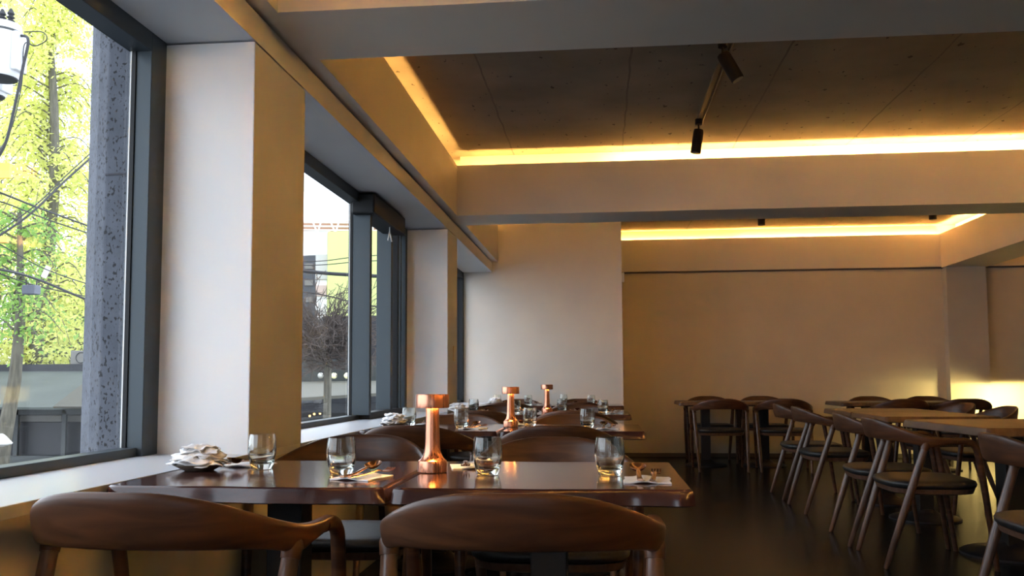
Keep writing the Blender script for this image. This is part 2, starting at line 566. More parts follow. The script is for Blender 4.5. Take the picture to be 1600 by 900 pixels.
# basalt cladding outside the glass of pillar 1 and the facade
fin = MB().prism([(-1.70, P1[0] - .0), (-1.845, P1[0] + .01), (-1.90, P1[0] + .04), (-1.98, P1[0] + .12), (-1.98, P1[1]), (-1.952, P1[1]), (-1.952, P1[0] + .3)][::-1], -3.6, 2.42)
struct(fin.build('trim_15', basalt))
struct(MB().prism([(-1.71, P1[0] - .0), (-1.85, P1[0] + .01), (-1.99, P1[0] + .12), (-1.99, P1[1]), (-1.952, P1[1]), (-1.952, P1[0] + .3)][::-1], 2.42, 2.56).build('trim_17', mat('beige_cap', (.45, .42, .36), .8)))
# joint lines between the stone courses
for z in (.05, 1.78):
    struct(MB().prism([(-1.702, P1[0] - .0025), (-1.846, P1[0] + .0075), (-1.846, P1[0] + .02), (-1.702, P1[0] + .01)][::-1], z, z + .007).build('trim_16', mat('stone_joint', (.05, .05, .06), .9)))

# small plates
tag(MB().box((WX + .003, 7.60, 1.17), (WX + .012, 7.69, 1.30)).build('light_switch', mat('beige_plastic', (.62, .52, .38), .5), bevel=.003),
    'beige light switch plate on the narrow window pillar', 'switch')
tag(MB().box((BXR, YE + .02, 2.14), (BXR + .03, YE + .05, 2.25)).build('wall_sensor', mat('white_plate_gloss', (.9, .9, .88), .3), bevel=.003),
    'small white sensor on the corner of the white end wall', 'sensor')

# ------------------------------------------------------------------ chair
def make_chair():
    root = empty('armchair')
    # backrest with its arms: one swept piece of wood
    half = [((0, -.272), .674, .790, .0125), ((.09, -.264), .674, .788, .0125), ((.17, -.235), .671, .772, .013),
            ((.235, -.183), .665, .744, .014), ((.278, -.115), .652, .716, .017), ((.296, -.055), .638, .700, .019),
            ((.301, .01), .650, .693, .018), ((.299, .07), .657, .692, .0175), ((.296, .125), .658, .692, .017)]
    P = [Vector((-p[0][0], p[0][1], p[1], )) for p in half[:0:-1]] + [Vector((p[0][0], p[0][1], p[1])) for p in half]
    Q = [Vector((p[2], p[3], 0)) for p in half[:0:-1]] + [Vector((p[2], p[3], 0)) for p in half]
    Pc, Qc = cat(P, 4), cat(Q, 4)
    rs = []
    for i, p in enumerate(Pc):
        t = (Pc[min(i + 1, len(Pc) - 1)] - Pc[max(i - 1, 0)]); t.z = 0; t.normalize()
        n = Vector((-t.y, t.x, 0))          # points inward (+y at the back)
        zl, zh, th = p.z, Qc[i].x, Qc[i].y
        zc, hz = (zl + zh) / 2, (zh - zl) / 2
        r = []
        for k in range(18):
            a = 2 * PI * k / 18
            ca, sa = math.cos(a), math.sin(a)
            ex = 2 / 3.2
            u = math.copysign(abs(ca) ** ex, ca) * th
            v = math.copysign(abs(sa) ** ex, sa) * hz
            lean = -(zc + v - .70) * .16
            r.append(Vector((p.x, p.y, 0)) + n * (u + lean) + Vector((0, 0, zc + v)))
        rs.append(r)
    bk = MB().rings(rs)
    for s in (1, -1):
        bk.tube([(s * .2885, -.062, .672), (s * .288, -.068, .655), (s * .2866, -.077, .628)], [.018, .0235, .0212], 16)
    bk.build('backrest', wood_back, root, smooth=True, angle=60)
    for s in (1, -1):
        # rear leg, turned rod rising to the joint under the arm
        a, b_ = Vector((s * .258, -.285, 0)), Vector((s * .2867, -.0755, .632))
        pts = [a.lerp(b_, t) for t in (0, .02, .25, .5, .75, 1)]
        MB().tube(pts, [.011, .0135, .018, .0205, .0205, .019], 14).build('leg', wood_leg, root, smooth=True)
        pts = cat([(s * .296, .085, .674), (s * .296, .135, .672), (s * .295, .170, .655), (s * .294, .190, .61), (s * .288, .218, .43), (s * .276, .268, .03), (s * .275, .273, 0)], 4)
        n = len(pts)
        rad = []
        for q in pts:
            rad.append(.0135 + .0045 * min(1, q.z / .5))
        MB().tube(pts, rad, 14).build('leg', wood_back, root, smooth=True)
    # seat frame
    def sup(a, b, n=44, ex=2 / 3.6, k=0):
        return [(math.copysign(abs(math.cos(2 * PI * i / n)) ** ex, math.cos(2 * PI * i / n)) * a * (1 + .06 * math.sin(2 * PI * i / n) * k),
                 math.copysign(abs(math.sin(2 * PI * i / n)) ** ex, math.sin(2 * PI * i / n)) * b + .005) for i in range(n)]
    fr_ = MB()
    fr_.rings([[(x, y, z) for x, y in sup(a, b, k=1)] for a, b, z in ((.235, .205, .385), (.25, .218, .39), (.258, .226, .415))])
    fr_.build('seat_frame', wood_leg, root, smooth=True)
    se = MB()
    se.rings([[(x, y, z + dz) for x, y in sup(a, b, k=1)] for a, b, z, dz in
              ((.25, .22, .415, 0), (.264, .232, .425, 0), (.268, .236, .438, 0), (.262, .23, .452, 0), (.24, .208, .459, 0), (.18, .15, .460, 0), (.08, .07, .459, 0))])
    se.build('seat', leather, root, smooth=True, angle=80)
    return root


CH = []
proto = make_chair()


def chair(x, y, deg, label, group):
    o = proto if not CH else copy_tree(proto)
    o.location = (x, y, 0)
    o.rotation_euler = (0, 0, math.radians(deg))
    tag(o, label, 'chair', group)
    CH.append(o)
    return o


# ------------------------------------------------------------------ tables
def make_table(name, W_, D_, m, label, group, loc, rz=0, col=.05, seed=0, live=.006, thick=.042, baser=.24):
    rnd = random.Random(seed)
    root = empty(name, loc, rz)
    # wavy live edges front and back, straight sides
    ph = [rnd.uniform(0, 6) for _ in range(4)]
    n = 60
    def edge(x, k):
        return live * (math.sin(x * 7 + ph[k]) + .55 * math.sin(x * 19 + ph[k + 1]) + .25 * math.sin(x * 37 + ph[k]))
    def ring(inset, z, wob=1.0):
        r = []
        hw, hd = W_ / 2 - inset, D_ / 2 - inset
        for i in range(n + 1):
            x = -hw + 2 * hw * i / n
            corner = .013 * (max(0, abs(i / n - .5) - .455) / .045) ** 2.5
            r.append((x, -hd + edge(x, 0) * wob + corner, z))
        for i in range(n + 1):
            x = hw - 2 * hw * i / n
            corner = .013 * (max(0, abs(i / n - .5) - .455) / .045) ** 2.5
            r.append((x, hd + edge(x, 2) * wob - corner, z))
        return r
    T = .745
    t = MB().rings([ring(.012, T - thick, 1.1), ring(.001, T - thick + .004, 1.1), ring(.0055, T - .011), ring(.008, T - .004), ring(.013, T)])
    t.build('tabletop', m, root, smooth=True, angle=22)
    cm = MB().box((-col, -col, .05), (col, col, T - thick - .012))
    cm.build('column', iron, root, bevel=.004)
    MB().box((-.2, -.2, T - thick - .012), (.2, .2, T - thick)).build('mounting_plate', iron, root)
    MB().lathe([(baser, 0), (baser, .012), (baser - .02, .022), (.11, .035), (.075, .06), (.06, .075)], 40).build('base', iron, root, smooth=True)
    tag(root, label, 'table', group)
    return root


rows = [2.165, 4.55, 6.68, 8.90]
GW = 'dining tables standing along the windows'
ordn = ['nearest to the camera', 'second from the camera', 'third from the camera', 'farthest from the camera']
for k, y in enumerate(rows):
    dy = .735
    make_table('dining_table', .735, dy, wood_top, 'glossy dark wood table beside the window sill, ' + ordn[k] + ' in the window row', GW,
               ((WX + .006 - .529) / 2, y + dy / 2, 0), seed=10 + k)
    make_table('dining_table', .742, dy, wood_top, 'glossy dark wood table on the aisle side of the window row, ' + ordn[k], GW,
               ((-.522 + .222) / 2, y + dy / 2, 0), seed=20 + k)
GB = 'dining tables by the back wall'
make_table('dining_table', .66, .72, wood_top2, 'brown table by the back wall, nearest the white end wall', GB, (1.20, 10.66, 0), seed=31)
make_table('dining_table', .66, .72, wood_top2, 'brown table by the back wall, next right of the one nearest the white wall', GB, (1.865, 10.66, 0), seed=32)
make_table('dining_table', .73, .72, wood_top2, 'brown table by the back wall, left half of the pair before the column', GB, (2.92, 10.28, 0), seed=33)
make_table('dining_table', .73, .72, wood_top2, 'brown table by the back wall, rightmost, before the yellow lit wall', GB, (3.655, 10.28, 0), seed=34)
GM = 'dining tables in the middle of the room'
make_table('dining_table', .76, .86, wood_top2, 'brown table in the right of the room, far one of the middle pair', GM, (2.29, 7.60, 0), seed=41)
make_table('dining_table', .76, .86, wood_top2, 'brown table in the right of the room, near one of the middle pair', GM, (2.29, 6.735, 0), seed=42)
make_table('dining_table', .78, 1.04, wood_top2, 'large brown table at the right edge of the photo with a thick black pedestal', GM, (2.325, 5.43, 0), math.radians(5), seed=43, col=.058, thick=.048, baser=.28)

GC = 'chairs at the window tables'
# near side of table 1
chair(-.948, 1.985, -4, 'dark walnut armchair in the left foreground beside the sill, its right arm showing', GC)
chair(-.178, 2.02, 0, 'dark walnut armchair in the centre foreground, back square to the camera', GC)
chair(-.955, 3.29, 180, 'armchair facing the camera beyond the nearest window table, beside the sill', GC)
chair(-.178, 3.145, 180, 'armchair facing the camera beyond the nearest window table, on the aisle side', GC)
names = ['', 'second', 'third', 'farthest']
spots = {1: [(-.925, 4.575, -3), (-.225, 4.575, 2), (-.87, 5.36, 183), (-.19, 5.36, 178)],
         2: [(-.90, 6.64, 2), (-.20, 6.62, -2), (-.90, 7.50, 180), (-.21, 7.50, 177)],
         3: [(-.92, 8.86, 0), (-.22, 8.86, 2), (-.93, 9.82, 180), (-.24, 9.84, 180)]}
for k, l4 in spots.items():
    for (x, y, d), s in zip(l4, ('near side, by the sill', 'near side, on the aisle side', 'far side, by the sill', 'far side, on the aisle side')):
        chair(x, y, d, 'dark armchair, %s window table pair, %s' % (names[k], s), GC)
GD = 'chairs at the back wall tables'
chair(1.305, 10.19, 0, 'dark armchair with its back to the camera at the table nearest the white end wall', GD)
chair(1.985, 10.15, -6, 'dark armchair with its back to the camera at the second back wall table', GD)
chair(1.31, 11.13, 180, 'dark armchair against the back wall, nearest the white end wall', GD)
chair(1.96, 11.13, 180, 'dark armchair against the back wall, second from the white end wall', GD)
chair(3.13, 9.93, 4, 'dark armchair at the rightmost back wall pair, near side, left one', GD)
chair(3.76, 9.93, 0, 'dark armchair silhouetted before the yellow lit wall, near side right one', GD)
chair(3.16, 10.78, 180, 'dark armchair against the back wall, just left of the column', GD)
chair(3.80, 10.78, 180, 'dark armchair against the back wall, right before the column', GD)
GE = 'chairs along the middle tables'
chair(1.77, 7.93, -90, 'dark armchair on the aisle side of the middle tables, farthest from the camera', GE)
chair(1.77, 7.17, -88, 'dark armchair on the aisle side of the middle tables, second from the far end', GE)
chair(1.76, 5.86, -92, 'dark armchair with pale legs beside the large brown table, far one', GE)
chair(1.77, 5.24, -90, 'dark armchair with pale slanting legs beside the large brown table, near one', GE)
chair(1.80, 3.71, -91, 'dark armchair cut off by the right edge in the lower right corner', GE)
chair(2.83, 7.20, 90, 'armchair facing left beyond the middle tables, near the yellow lit wall, nearer one', GE)
chair(2.87, 8.08, 97, 'armchair facing left beyond the middle tables, farther one', GE)
chair(4.38, 8.75, 75, 'armchair at the very right edge with yellow light on its rim', GE)


# ------------------------------------------------------------------ things on the tables
def make_lamp():
    root = empty('table_lamp')
    prof = [(.0395, 0), (.0418, .002), (.042, .027), (.0400, .033), (.0335, .038), (.0275, .047), (.0235, .060), (.0215, .080), (.0205, .105), (.0192, .145), (.0184, .188)]
    MB().lathe(prof, 48).build('stem', copper, root, smooth=True, angle=30)
    MB().lathe([(.018, .192), (.045, .192), (.0462, .183), (.0475, .183), (.048, .186), (.048, .218), (.0465, .2215), (.030, .222), (.001, .222)], 48, cap=True).build('lamp_shade', copper, root, smooth=True, angle=30)
    ri = MB()
    seg = 40
    rr = [[(r * math.cos(2 * PI * i / seg), r * math.sin(2 * PI * i / seg), z) for i in range(seg)] for r, z in ((.0195, .1915), (.0195, .186), (.032, .186), (.032, .1915))]
    ri.rings(rr, False, False)
    ri.build('light_ring', lampglow, root)
    return root


lamps = [(-.484, 2.545, 'nearest and largest copper mushroom table lamp, glowing warm'),
         (-.505, 4.98, 'middle copper mushroom table lamp of the three'),
         (-.43, 7.08, 'farthest and smallest copper mushroom table lamp')]
for i, (x, y, lb) in enumerate(lamps):
    if i == 0:
        lamp0 = make_lamp(); o = lamp0
    else:
        o = copy_tree(lamp0)
    o.location = (x, y, .7455)
    tag(o, lb, 'lamp', 'copper lamps on the window tables')


def make_tumbler():
    prof_o = [(.028, 0), (.031, .002), (.0355, .02), (.0405, .045), (.0415, .06), (.0395, .085), (.0365, .1035)]
    prof_i = [(.0352, .1035), (.0378, .085), (.0395, .06), (.0382, .045), (.033, .026), (.026, .019), (.001, .017)]
    m = MB().lathe(prof_o + prof_i, 40)
    o = m.build('tumbler', tumbler_m, smooth=True, angle=50)
    return o


tum0 = make_tumbler()
glasses = [
    [(-1.013, 2.608), (-.727, 2.462), (-.317, 2.484), (.02, 2.485)],
    [(-1.113, 5.13), (-.763, 4.854), (-.404, 5.056), (-.078, 4.861)],
    [(-1.041, 7.27), (-.658, 6.86), (-.318, 7.22), (.009, 6.95)],
    [(-1.10, 9.45), (-.746, 9.12), (-.401, 9.50), (-.107, 9.12)]]
tn = ['nearest', 'second', 'third', 'farthest']
seat = ['far side by the sill', 'near side by the sill', 'far side on the aisle side', 'near side on the aisle side']
first = True
for k, l4 in enumerate(glasses):
    for j, (x, y) in enumerate(l4):
        o = tum0 if first else tum0.copy()
        if not first: COL.objects.link(o)
        first = False
        o.location = (x, y, .7455)
        tag(o, 'clear rounded tumbler, %s window table pair, %s' % (tn[k], seat[j]), 'glass', 'tumblers on the window tables')


def make_napkin(seed):
    rnd = random.Random(seed)
    n = 10
    W_, D_ = .118, .135
    v, f = [], []
    for s_, zz in ((0, 0), (1, .0035)):
        for i in range(n + 1):
            for j in range(n + 1):
                x, y = -W_ / 2 + W_ * i / n, -D_ / 2 + D_ * j / n
                lift = .004 * max(0, math.sin((x + .02) * 55 + seed)) * (abs(y) / (D_ / 2)) ** 2
                v.append((x + .002 * math.sin(y * 60), y + .003 * math.sin(x * 50 + seed), zz + lift))
    K = (n + 1) ** 2
    for i in range(n):
        for j in range(n):
            a = i * (n + 1) + j
            f.append((a, a + 1, a + n + 2, a + n + 1))
            f.append((K + a, K + a + n + 1, K + a + n + 2, K + a + 1))
    bd = [i * (n + 1) for i in range(n + 1)] + [n * (n + 1) + j for j in range(1, n + 1)] + [i * (n + 1) + n for i in range(n - 1, -1, -1)] + [j for j in range(n - 1, 0, -1)]
    for q in range(len(bd)):
        a, b_ = bd[q], bd[(q + 1) % len(bd)]
        f.append((a, b_, K + b_, K + a))
    return MB().add(v, f).build('napkin', napkin_m, smooth=True, angle=50)


def make_spoon():
    root = empty('spoon')
    h = MB()
    pts = [(0, -.085, .004), (0, -.03, .005), (0, .03, .014), (0, .048, .013)]
    rs = []
    for (x, y, z), (wv, tv) in zip(cat(pts, 5), [(.0045 + .0028 * (1 - i / 15) ** 1.5, .0022 + .0008 * (1 - i / 15)) for i in range(16)]):
        rs.append([(x + wv * math.cos(a), y, z + tv * math.sin(a)) for a in [2 * PI * k / 10 for k in range(10)]])
    h.rings(rs).build('handle', bronze, root, smooth=True, angle=60)
    # bowl: shallow shell with thickness
    v, f = [], []
    nr, ns = 6, 24
    for side in (0, 1):
        for i in range(nr + 1):
            for k in range(ns):
                a = 2 * PI * k / ns
                r = i / nr
                z = .003 + .012 * r * r + (.0012 if side else 0) + .20 * max(0, .0265 + .0265 * r * math.sin(a))
                v.append((.0205 * r * math.cos(a), .066 + .0265 * r * math.sin(a), z))
    K = (nr + 1) * ns
    for i in range(nr):
        for k in range(ns):
            a, b_ = i * ns + k, i * ns + (k + 1) % ns
            f.append((a, a + ns, b_ + ns, b_)); f.append((K + a, K + b_, K + b_ + ns, K + a + ns))
    for k in range(ns):
        a, b_ = nr * ns + k, nr * ns + (k + 1) % ns
        f.append((a, K + a, K + b_, b_))
    MB().add(v, f).build('bowl', bronze, root, smooth=True, angle=60)
    return root


def make_fork():
    root = empty('fork')
    rs = []
    pts = [(0, -.085, .004), (0, -.03, .005), (0, .03, .010), (0, .045, .008)]
    for (x, y, z), (wv, tv) in zip(cat(pts, 5), [(.0042 + .0028 * (1 - i / 15) ** 1.5, .0022 + .0008 * (1 - i / 15)) for i in range(16)]):
        rs.append([(x + wv * math.cos(a), y, z + tv * math.sin(a)) for a in [2 * PI * k / 10 for k in range(10)]])
    MB().rings(rs).build('handle', bronze, root, smooth=True, angle=60)
    h = MB()
    rs = [[(-w_, y, z), (w_, y, z), (w_, y, z + .002), (-w_, y, z + .002)] for w_, y, z in ((.004, .042, .007), (.010, .052, .0045), (.0118, .060, .004), (.0118, .066, .0045))]
    h.rings(rs)
    for q in range(4):
        x = -.0102 + q * .0068
        h.rings([[(x - .0015, y, z), (x + .0015, y, z), (x + .0015, y, z + .002), (x - .0015, y, z + .002)] for y, z in ((.064, .0045), (.078, .006), (.092, .011))])
    h.build('tines', bronze, root)
    return root


nap0, spoon0, fork0 = make_napkin(1), make_spoon(), make_fork()
# (napkin x, y, rotation of the setting) ; near side settings point away, far side ones point to the camera
sett = [
    [(-1.10, 2.72, 165), (-.645, 2.385, -17), (-.395, 2.70, 192), (.115, 2.36, -3)],
    [(-1.03, 5.22, 180), (-.69, 4.80, -16), (-.49, 5.18, 185), (.03, 4.78, -4)],
    [(-.96, 7.32, 180), (-.585, 6.86, -10), (-.23, 7.30, 185), (.10, 6.93, -5)],
    [(-1.02, 9.46, 180), (-.665, 9.15, -10), (-.31, 9.46, 185), (-.03, 9.10, 0)]]
first = True
for k, l4 in enumerate(sett):
    for j, (x, y, d) in enumerate(l4):
        a = math.radians(d)
        def off(dx, dy): return (x + dx * math.cos(a) - dy * math.sin(a), y + dx * math.sin(a) + dy * math.cos(a))
        if first: n_, s__, f_ = nap0, spoon0, fork0
        else:
            n_ = nap0.copy(); COL.objects.link(n_)
            s__, f_ = copy_tree(spoon0), copy_tree(fork0)
        first = False
        n_.location = (x, y, .7455); n_.rotation_euler = (0, 0, a)
        o = off(-.022, .022); s__.scale = (1.12, 1.12, 1.12); s__.location = (o[0], o[1], .7510); s__.rotation_euler = (0, 0, a + .05)
        o = off(.018, .012); f_.scale = (1.1, 1.1, 1.1); f_.location = (o[0], o[1], .7510); f_.rotation_euler = (0, 0, a - .06)
        where = '%s window table pair, %s' % (tn[k], seat[j])
        tag(n_, 'white napkin under cutlery, ' + where, 'napkin', 'place setting napkins')
        tag(s__, 'bronze spoon on napkin, ' + where, 'spoon', 'bronze spoons')
        tag(f_, 'bronze fork on napkin, ' + where, 'fork', 'bronze forks')


def make_plate():
    return MB().lathe([(.040, 0), (.043, .001), (.060, .010), (.076, .0185), (.0775, .020), (.075, .0205), (.056, .012), (.04, .005), (.001, .004)], 48).build('plate', plate_m, smooth=True, angle=50)


def make_cloud(seed):
    """one crumpled sheet: a ruffled thin disc"""
    rnd = random.Random(seed)
    ph = [rnd.uniform(0, 6.28) for _ in range(6)]
    nr, ns = 7, 40
    v, f = [], []
    for side in (0, 1):
        for i in range(nr + 1):
            for k in range(ns):
                a = 2 * PI * k / ns
                r = i / nr
                R_ = r * (.080 + .010 * math.sin(3 * a + ph[0]) + .007 * math.sin(7 * a + ph[1]) + .004 * math.sin(17 * a + ph[4]))
                z = .0050 * r * math.sin(4 * a + ph[2]) + .0022 * r * math.sin(9 * a + ph[3]) - .012 * r * r * (r > 0) + .006 + .0025 * math.sin(9 * r + ph[5])
                v.append((R_ * math.cos(a), R_ * math.sin(a) * .8, z + side * .0022))
    K = (nr + 1) * ns
    for i in range(nr):
        for k in range(ns):
            a, b_ = i * ns + k, i * ns + (k + 1) % ns
            f.append((a, b_, b_ + ns, a + ns)); f.append((K + a, K + a + ns, K + b_ + ns, K + b_))
    for k in range(ns):
        a, b_ = nr * ns + k, nr * ns + (k + 1) % ns
        f.append((a, b_, K + b_, K + a))
    return MB().add(v, f).build('paper_napkin', napkin_m, smooth=True, angle=70)


pl0 = make_plate()
sheets = [make_cloud(s) for s in range(4)]
plates = [(-1.185, 2.56), (-1.17, 4.98), (-1.10, 7.55), (-1.12, 9.58)]
plates[2] = (-1.155, 7.12)
plates[3] = (-1.10, 9.33)
used = set()
pos_word = ['bottom', 'second', 'third', 'fourth', 'fifth', 'sixth', 'topmost']
for k, (x, y) in enumerate(plates):
    p = pl0 if k == 0 else pl0.copy()
    if k: COL.objects.link(p)
    p.location = (x, y, .7455)
    tag(p, 'shallow dark rimmed plate under a pile of paper on the %s window table' % tn[k], 'plate', 'plates by the sill')
    rnd = random.Random(50 + k)
    for q in range(7):
        s0 = sheets[q % 4]
        if (q % 4) in used:
            s = s0.copy(); COL.objects.link(s)
        else:
            s = s0; used.add(q % 4)
        s.location = (x + rnd.uniform(-.012, .008), y + rnd.uniform(-.012, .012), 0.7455 + .026 + q * .0070)
        s.rotation_euler = (rnd.uniform(-.08, .08), rnd.uniform(-.08, .08), rnd.uniform(0, 6))
        sc_ = 1.04 - .055 * q
        s.scale = (sc_, sc_, 1)
        tag(s, 'crumpled white paper napkin, %s in the pile on the %s window plate' % (pos_word[q], tn[k]), 'napkin', 'napkins piled on the plates')

# ------------------------------------------------------------------ track lights
tk = empty('light_track', (.745, 5.5, TZ))
MB().box((-.012, -1.5, -.022), (.012, 1.32, 0)).build('track_rail', track_m, tk, bevel=.002)
MB().tube([(.035, -1.5, -.012), (.035, 1.32, -.012)], .006, 8).build('conduit', track_m, tk)
tag(tk, 'slim grey light track with conduit on the near concrete ceiling bay', 'light track')


def make_spot():
    root = empty('track_spotlight')
    MB().lathe([(.026, -.06), (.026, -.02), (.022, -.018)], 20).build('adapter', spot_m, root, smooth=True)
    MB().tube([(0, 0, -.06), (0, 0, -.115)], .007, 8).build('stem', spot_m, root, smooth=True)
    r = MB().lathe([(.036, -.175), (.038, -.17), (.038, -.02), (.034, 0)], 28).build('lamp_head', spot_m, root, smooth=True)
    MB().lathe([(.030, -.1765), (.033, -.1765), (.033, -.1745), (.030, -.1745)], 28, cap=True).build('lens', mat('dark_lens', (.03, .03, .03), .1), r, smooth=True)
    return root


spot_pts = [(.71, 5.06, -4, 27, 'black cylinder spotlight on the near ceiling track, nearer to the camera'),
            (.742, 6.62, 0, -9, 'black cylinder spotlight on the near ceiling track, before the glowing cove'),
            (1.76, 9.88, 0, 0, 'black spotlight in the far ceiling bay, left one, mostly behind the beam'),
            (3.51, 9.75, 0, 0, 'black spotlight in the far ceiling bay by the cove corner')]
sp0 = None
for i, (x, y, rx, ry, lb) in enumerate(spot_pts):
    if i == 0:
        o = sp0 = make_spot()
    else:
        o = copy_tree(sp0)
    o.location = (x, y, TZ)
    for ch in o.children:
        if ch.name.startswith('lamp_head'):
            ch.location = (0, 0, -.10)
            ch.rotation_euler = (math.radians(rx), math.radians(-ry), 0)
    tag(o, lb, 'spotlight', 'ceiling spotlights')

# counter-shaped blocker added out of view to cut the wall wash off above
ct = empty('wash_blocker', (5.9, 10.5, 0))
MB().box((-.75, -.30, 0), (.9, .25, .872)).build('blocker_base', iron, ct, bevel=.004)
MB().box((-.93, -.34, .872), (.95, .64, .905)).build('blocker_top', wood_top2, ct, bevel=.004)
tag(ct, 'unseen counter-shaped block added at the far right to cut off the yellow wash', 'light blocker')

# ------------------------------------------------------------------ outside
GZ = -3.6
asphalt = noise_color(mat('asphalt', rough=.9), (.05, .05, .05), (.08, .08, .08), nscale=1.5)[0]
struct(MB().box((-60, -10, GZ - .2), (-1.96, 90, GZ)).build('ground', asphalt))


SKEW = -.40     # the houses across the street stand at an angle to the room


def q_panel(mb, px0, py0, px1, py1, Y, d=.15, ground=False):
    """upright block whose face spans the given photo region at depth Y"""
    a, b_ = at(px0, py0, Y), at(px1, py1, Y)
    z0, z1 = (GZ if ground else b_.z), a.z
    k = SKEW * d
    mb.prism([(a.x, Y), (b_.x, Y), (b_.x + k, Y + d), (a.x + k, Y + d)], z0, z1)
    return mb


grey_dark = mat('shutter_grey', (.022, .023, .027), .7)
grey_mid = mat('facade_grey', (.06, .065, .065), .8)
grey_light = mat('facade_pale', (.17, .165, .15), .8)
tarp = noise_color(mat('awning_cloth', rough=.85), (.055, .065, .058), (.075, .085, .075), nscale=1)[0]
tarp2 = mat('awning_cloth_pale', (.10, .095, .078), .85)
cable_m = mat('cable_black', (.02, .02, .025), .6)
can_m = noise_color(mat('transformer_paint', rough=.5), (.55, .56, .58), (.66, .67, .68), nscale=3)[0]

# shop across the street seen through the first window
Y1 = 15.0
sh = empty('shop_building', (0, 0, 0))
m = MB(); q_panel(m, -60, 712, 170, 760, Y1, 4, True); m.build('plinth', grey_mid, sh)
m = MB(); q_panel(m, -60, 640, 170, 712, Y1 + .3, 3.5); m.build('wall', grey_dark, sh)
for a, b_ in ((30, 96), (100, 148)):
    m = MB(); q_panel(m, a, 660, b_, 712, Y1 + .22, .08); m.build('shutter', mat('shutter_panel', (.032, .033, .037), .6), sh)
    m = MB(); q_panel(m, a, 649, b_, 659, Y1 + .2, .08); m.build('transom_window', grey_light, sh)
m = MB(); q_panel(m, 22, 640, 150, 648, Y1 - .02, .2); m.build('lintel', grey_mid, sh)
for x in (22, 97, 147):
    m = MB(); q_panel(m, x, 640, x + 4, 712, Y1 - .02, .15); m.build('post', grey_mid, sh)
m = MB()
a, b_, c_, d_ = at(-60, 640, Y1 - .6), at(160, 640, Y1 - .6), at(160, 583, Y1 + 2.5), at(-60, 583, Y1 + 2.5)
m.add([a, b_, c_, d_] + [p + Vector((0, 0, .04)) for p in (a, b_, c_, d_)], [(0, 3, 2, 1), (4, 5, 6, 7), (0, 1, 5, 4), (1, 2, 6, 5), (2, 3, 7, 6), (3, 0, 4, 7)])
m.build('awning', tarp, sh)
m = MB()
a, b_, c_ = at(84, 638, Y1 - .75), at(152, 638, Y1 - .75), at(152, 585, Y1 - .1)
m.add([a, b_, c_] + [p + Vector((0, -.03, .03)) for p in (a, b_, c_)], [(0, 2, 1), (3, 4, 5), (0, 1, 4, 3), (1, 2, 5, 4), (2, 0, 3, 5)])
m.build('awning_flap', tarp2, sh)
m = MB(); q_panel(m, -60, 570, 170, 583, Y1 + 2.5, 3); m.build('parapet', grey_dark, sh)
tag(sh, 'low grey shop across the street with awning and dark shutters, seen through the near window', 'building')
ac = empty('air_conditioner', at(125, 570, Y1 + 2.8))
o0 = at(125, 570, Y1 + 2.8)
m = MB(); m.box((-.22, 0, 0), (.26, .3, .30)); m.build('casing', grey_light, ac, bevel=.01)
ring_ = MB().tube([(.02 + .11 * math.cos(t), -.01, .15 + .11 * math.sin(t)) for t in [2 * PI * i / 24 for i in range(25)]], .008, 6)
ring_.build('fan_grille', grey_dark, ac)
tag(ac, 'air conditioner unit standing on the shop roof', 'air conditioner')
# flat block behind the trees
m = empty('apartment_building')
a = MB(); q_panel(a, 40, 455, 168, 575, 36, 6, True); a.build('wall', mat('block_dark', (.03, .04, .035), .8), m)
for i in range(3):
    a = MB(); q_panel(a, 66 + i * 28, 480, 80 + i * 28, 500, 35.9, .1); a.build('window', grey_mid, m)
tag(m, 'dark building behind the trees above the shop roof', 'building')

leafA = mat('leaf_spring', (.66, .69, .22), .7); leafA.node_tree.nodes['Principled BSDF'].inputs['Subsurface Weight'].default_value = 0
leafB = mat('leaf_green', (.25, .40, .10), .7)
for lm, tcx in ((leafA, (.88, .90, .36)), (leafB, (.30, .50, .12))):
    nt = lm.node_tree
    pb = nt.nodes['Principled BSDF']
    tl = nt.nodes.new('ShaderNodeBsdfTranslucent'); tl.inputs[0].default_value = (*tcx, 1)
    ms_ = nt.nodes.new('ShaderNodeMixShader'); ms_.inputs[0].default_value = .55
    nt.links.new(pb.outputs[0], ms_.inputs[1]); nt.links.new(tl.outputs[0], ms_.inputs[2])
    nt.links.new(ms_.outputs[0], nt.nodes['Material Output'].inputs[0])
bark = noise_color(mat('bark', rough=.9), (.07, .065, .05), (.13, .12, .09), nscale=6, scale=(3, 3, .6))[0]
twig = mat('twig_brown', (.08, .06, .05), .9)


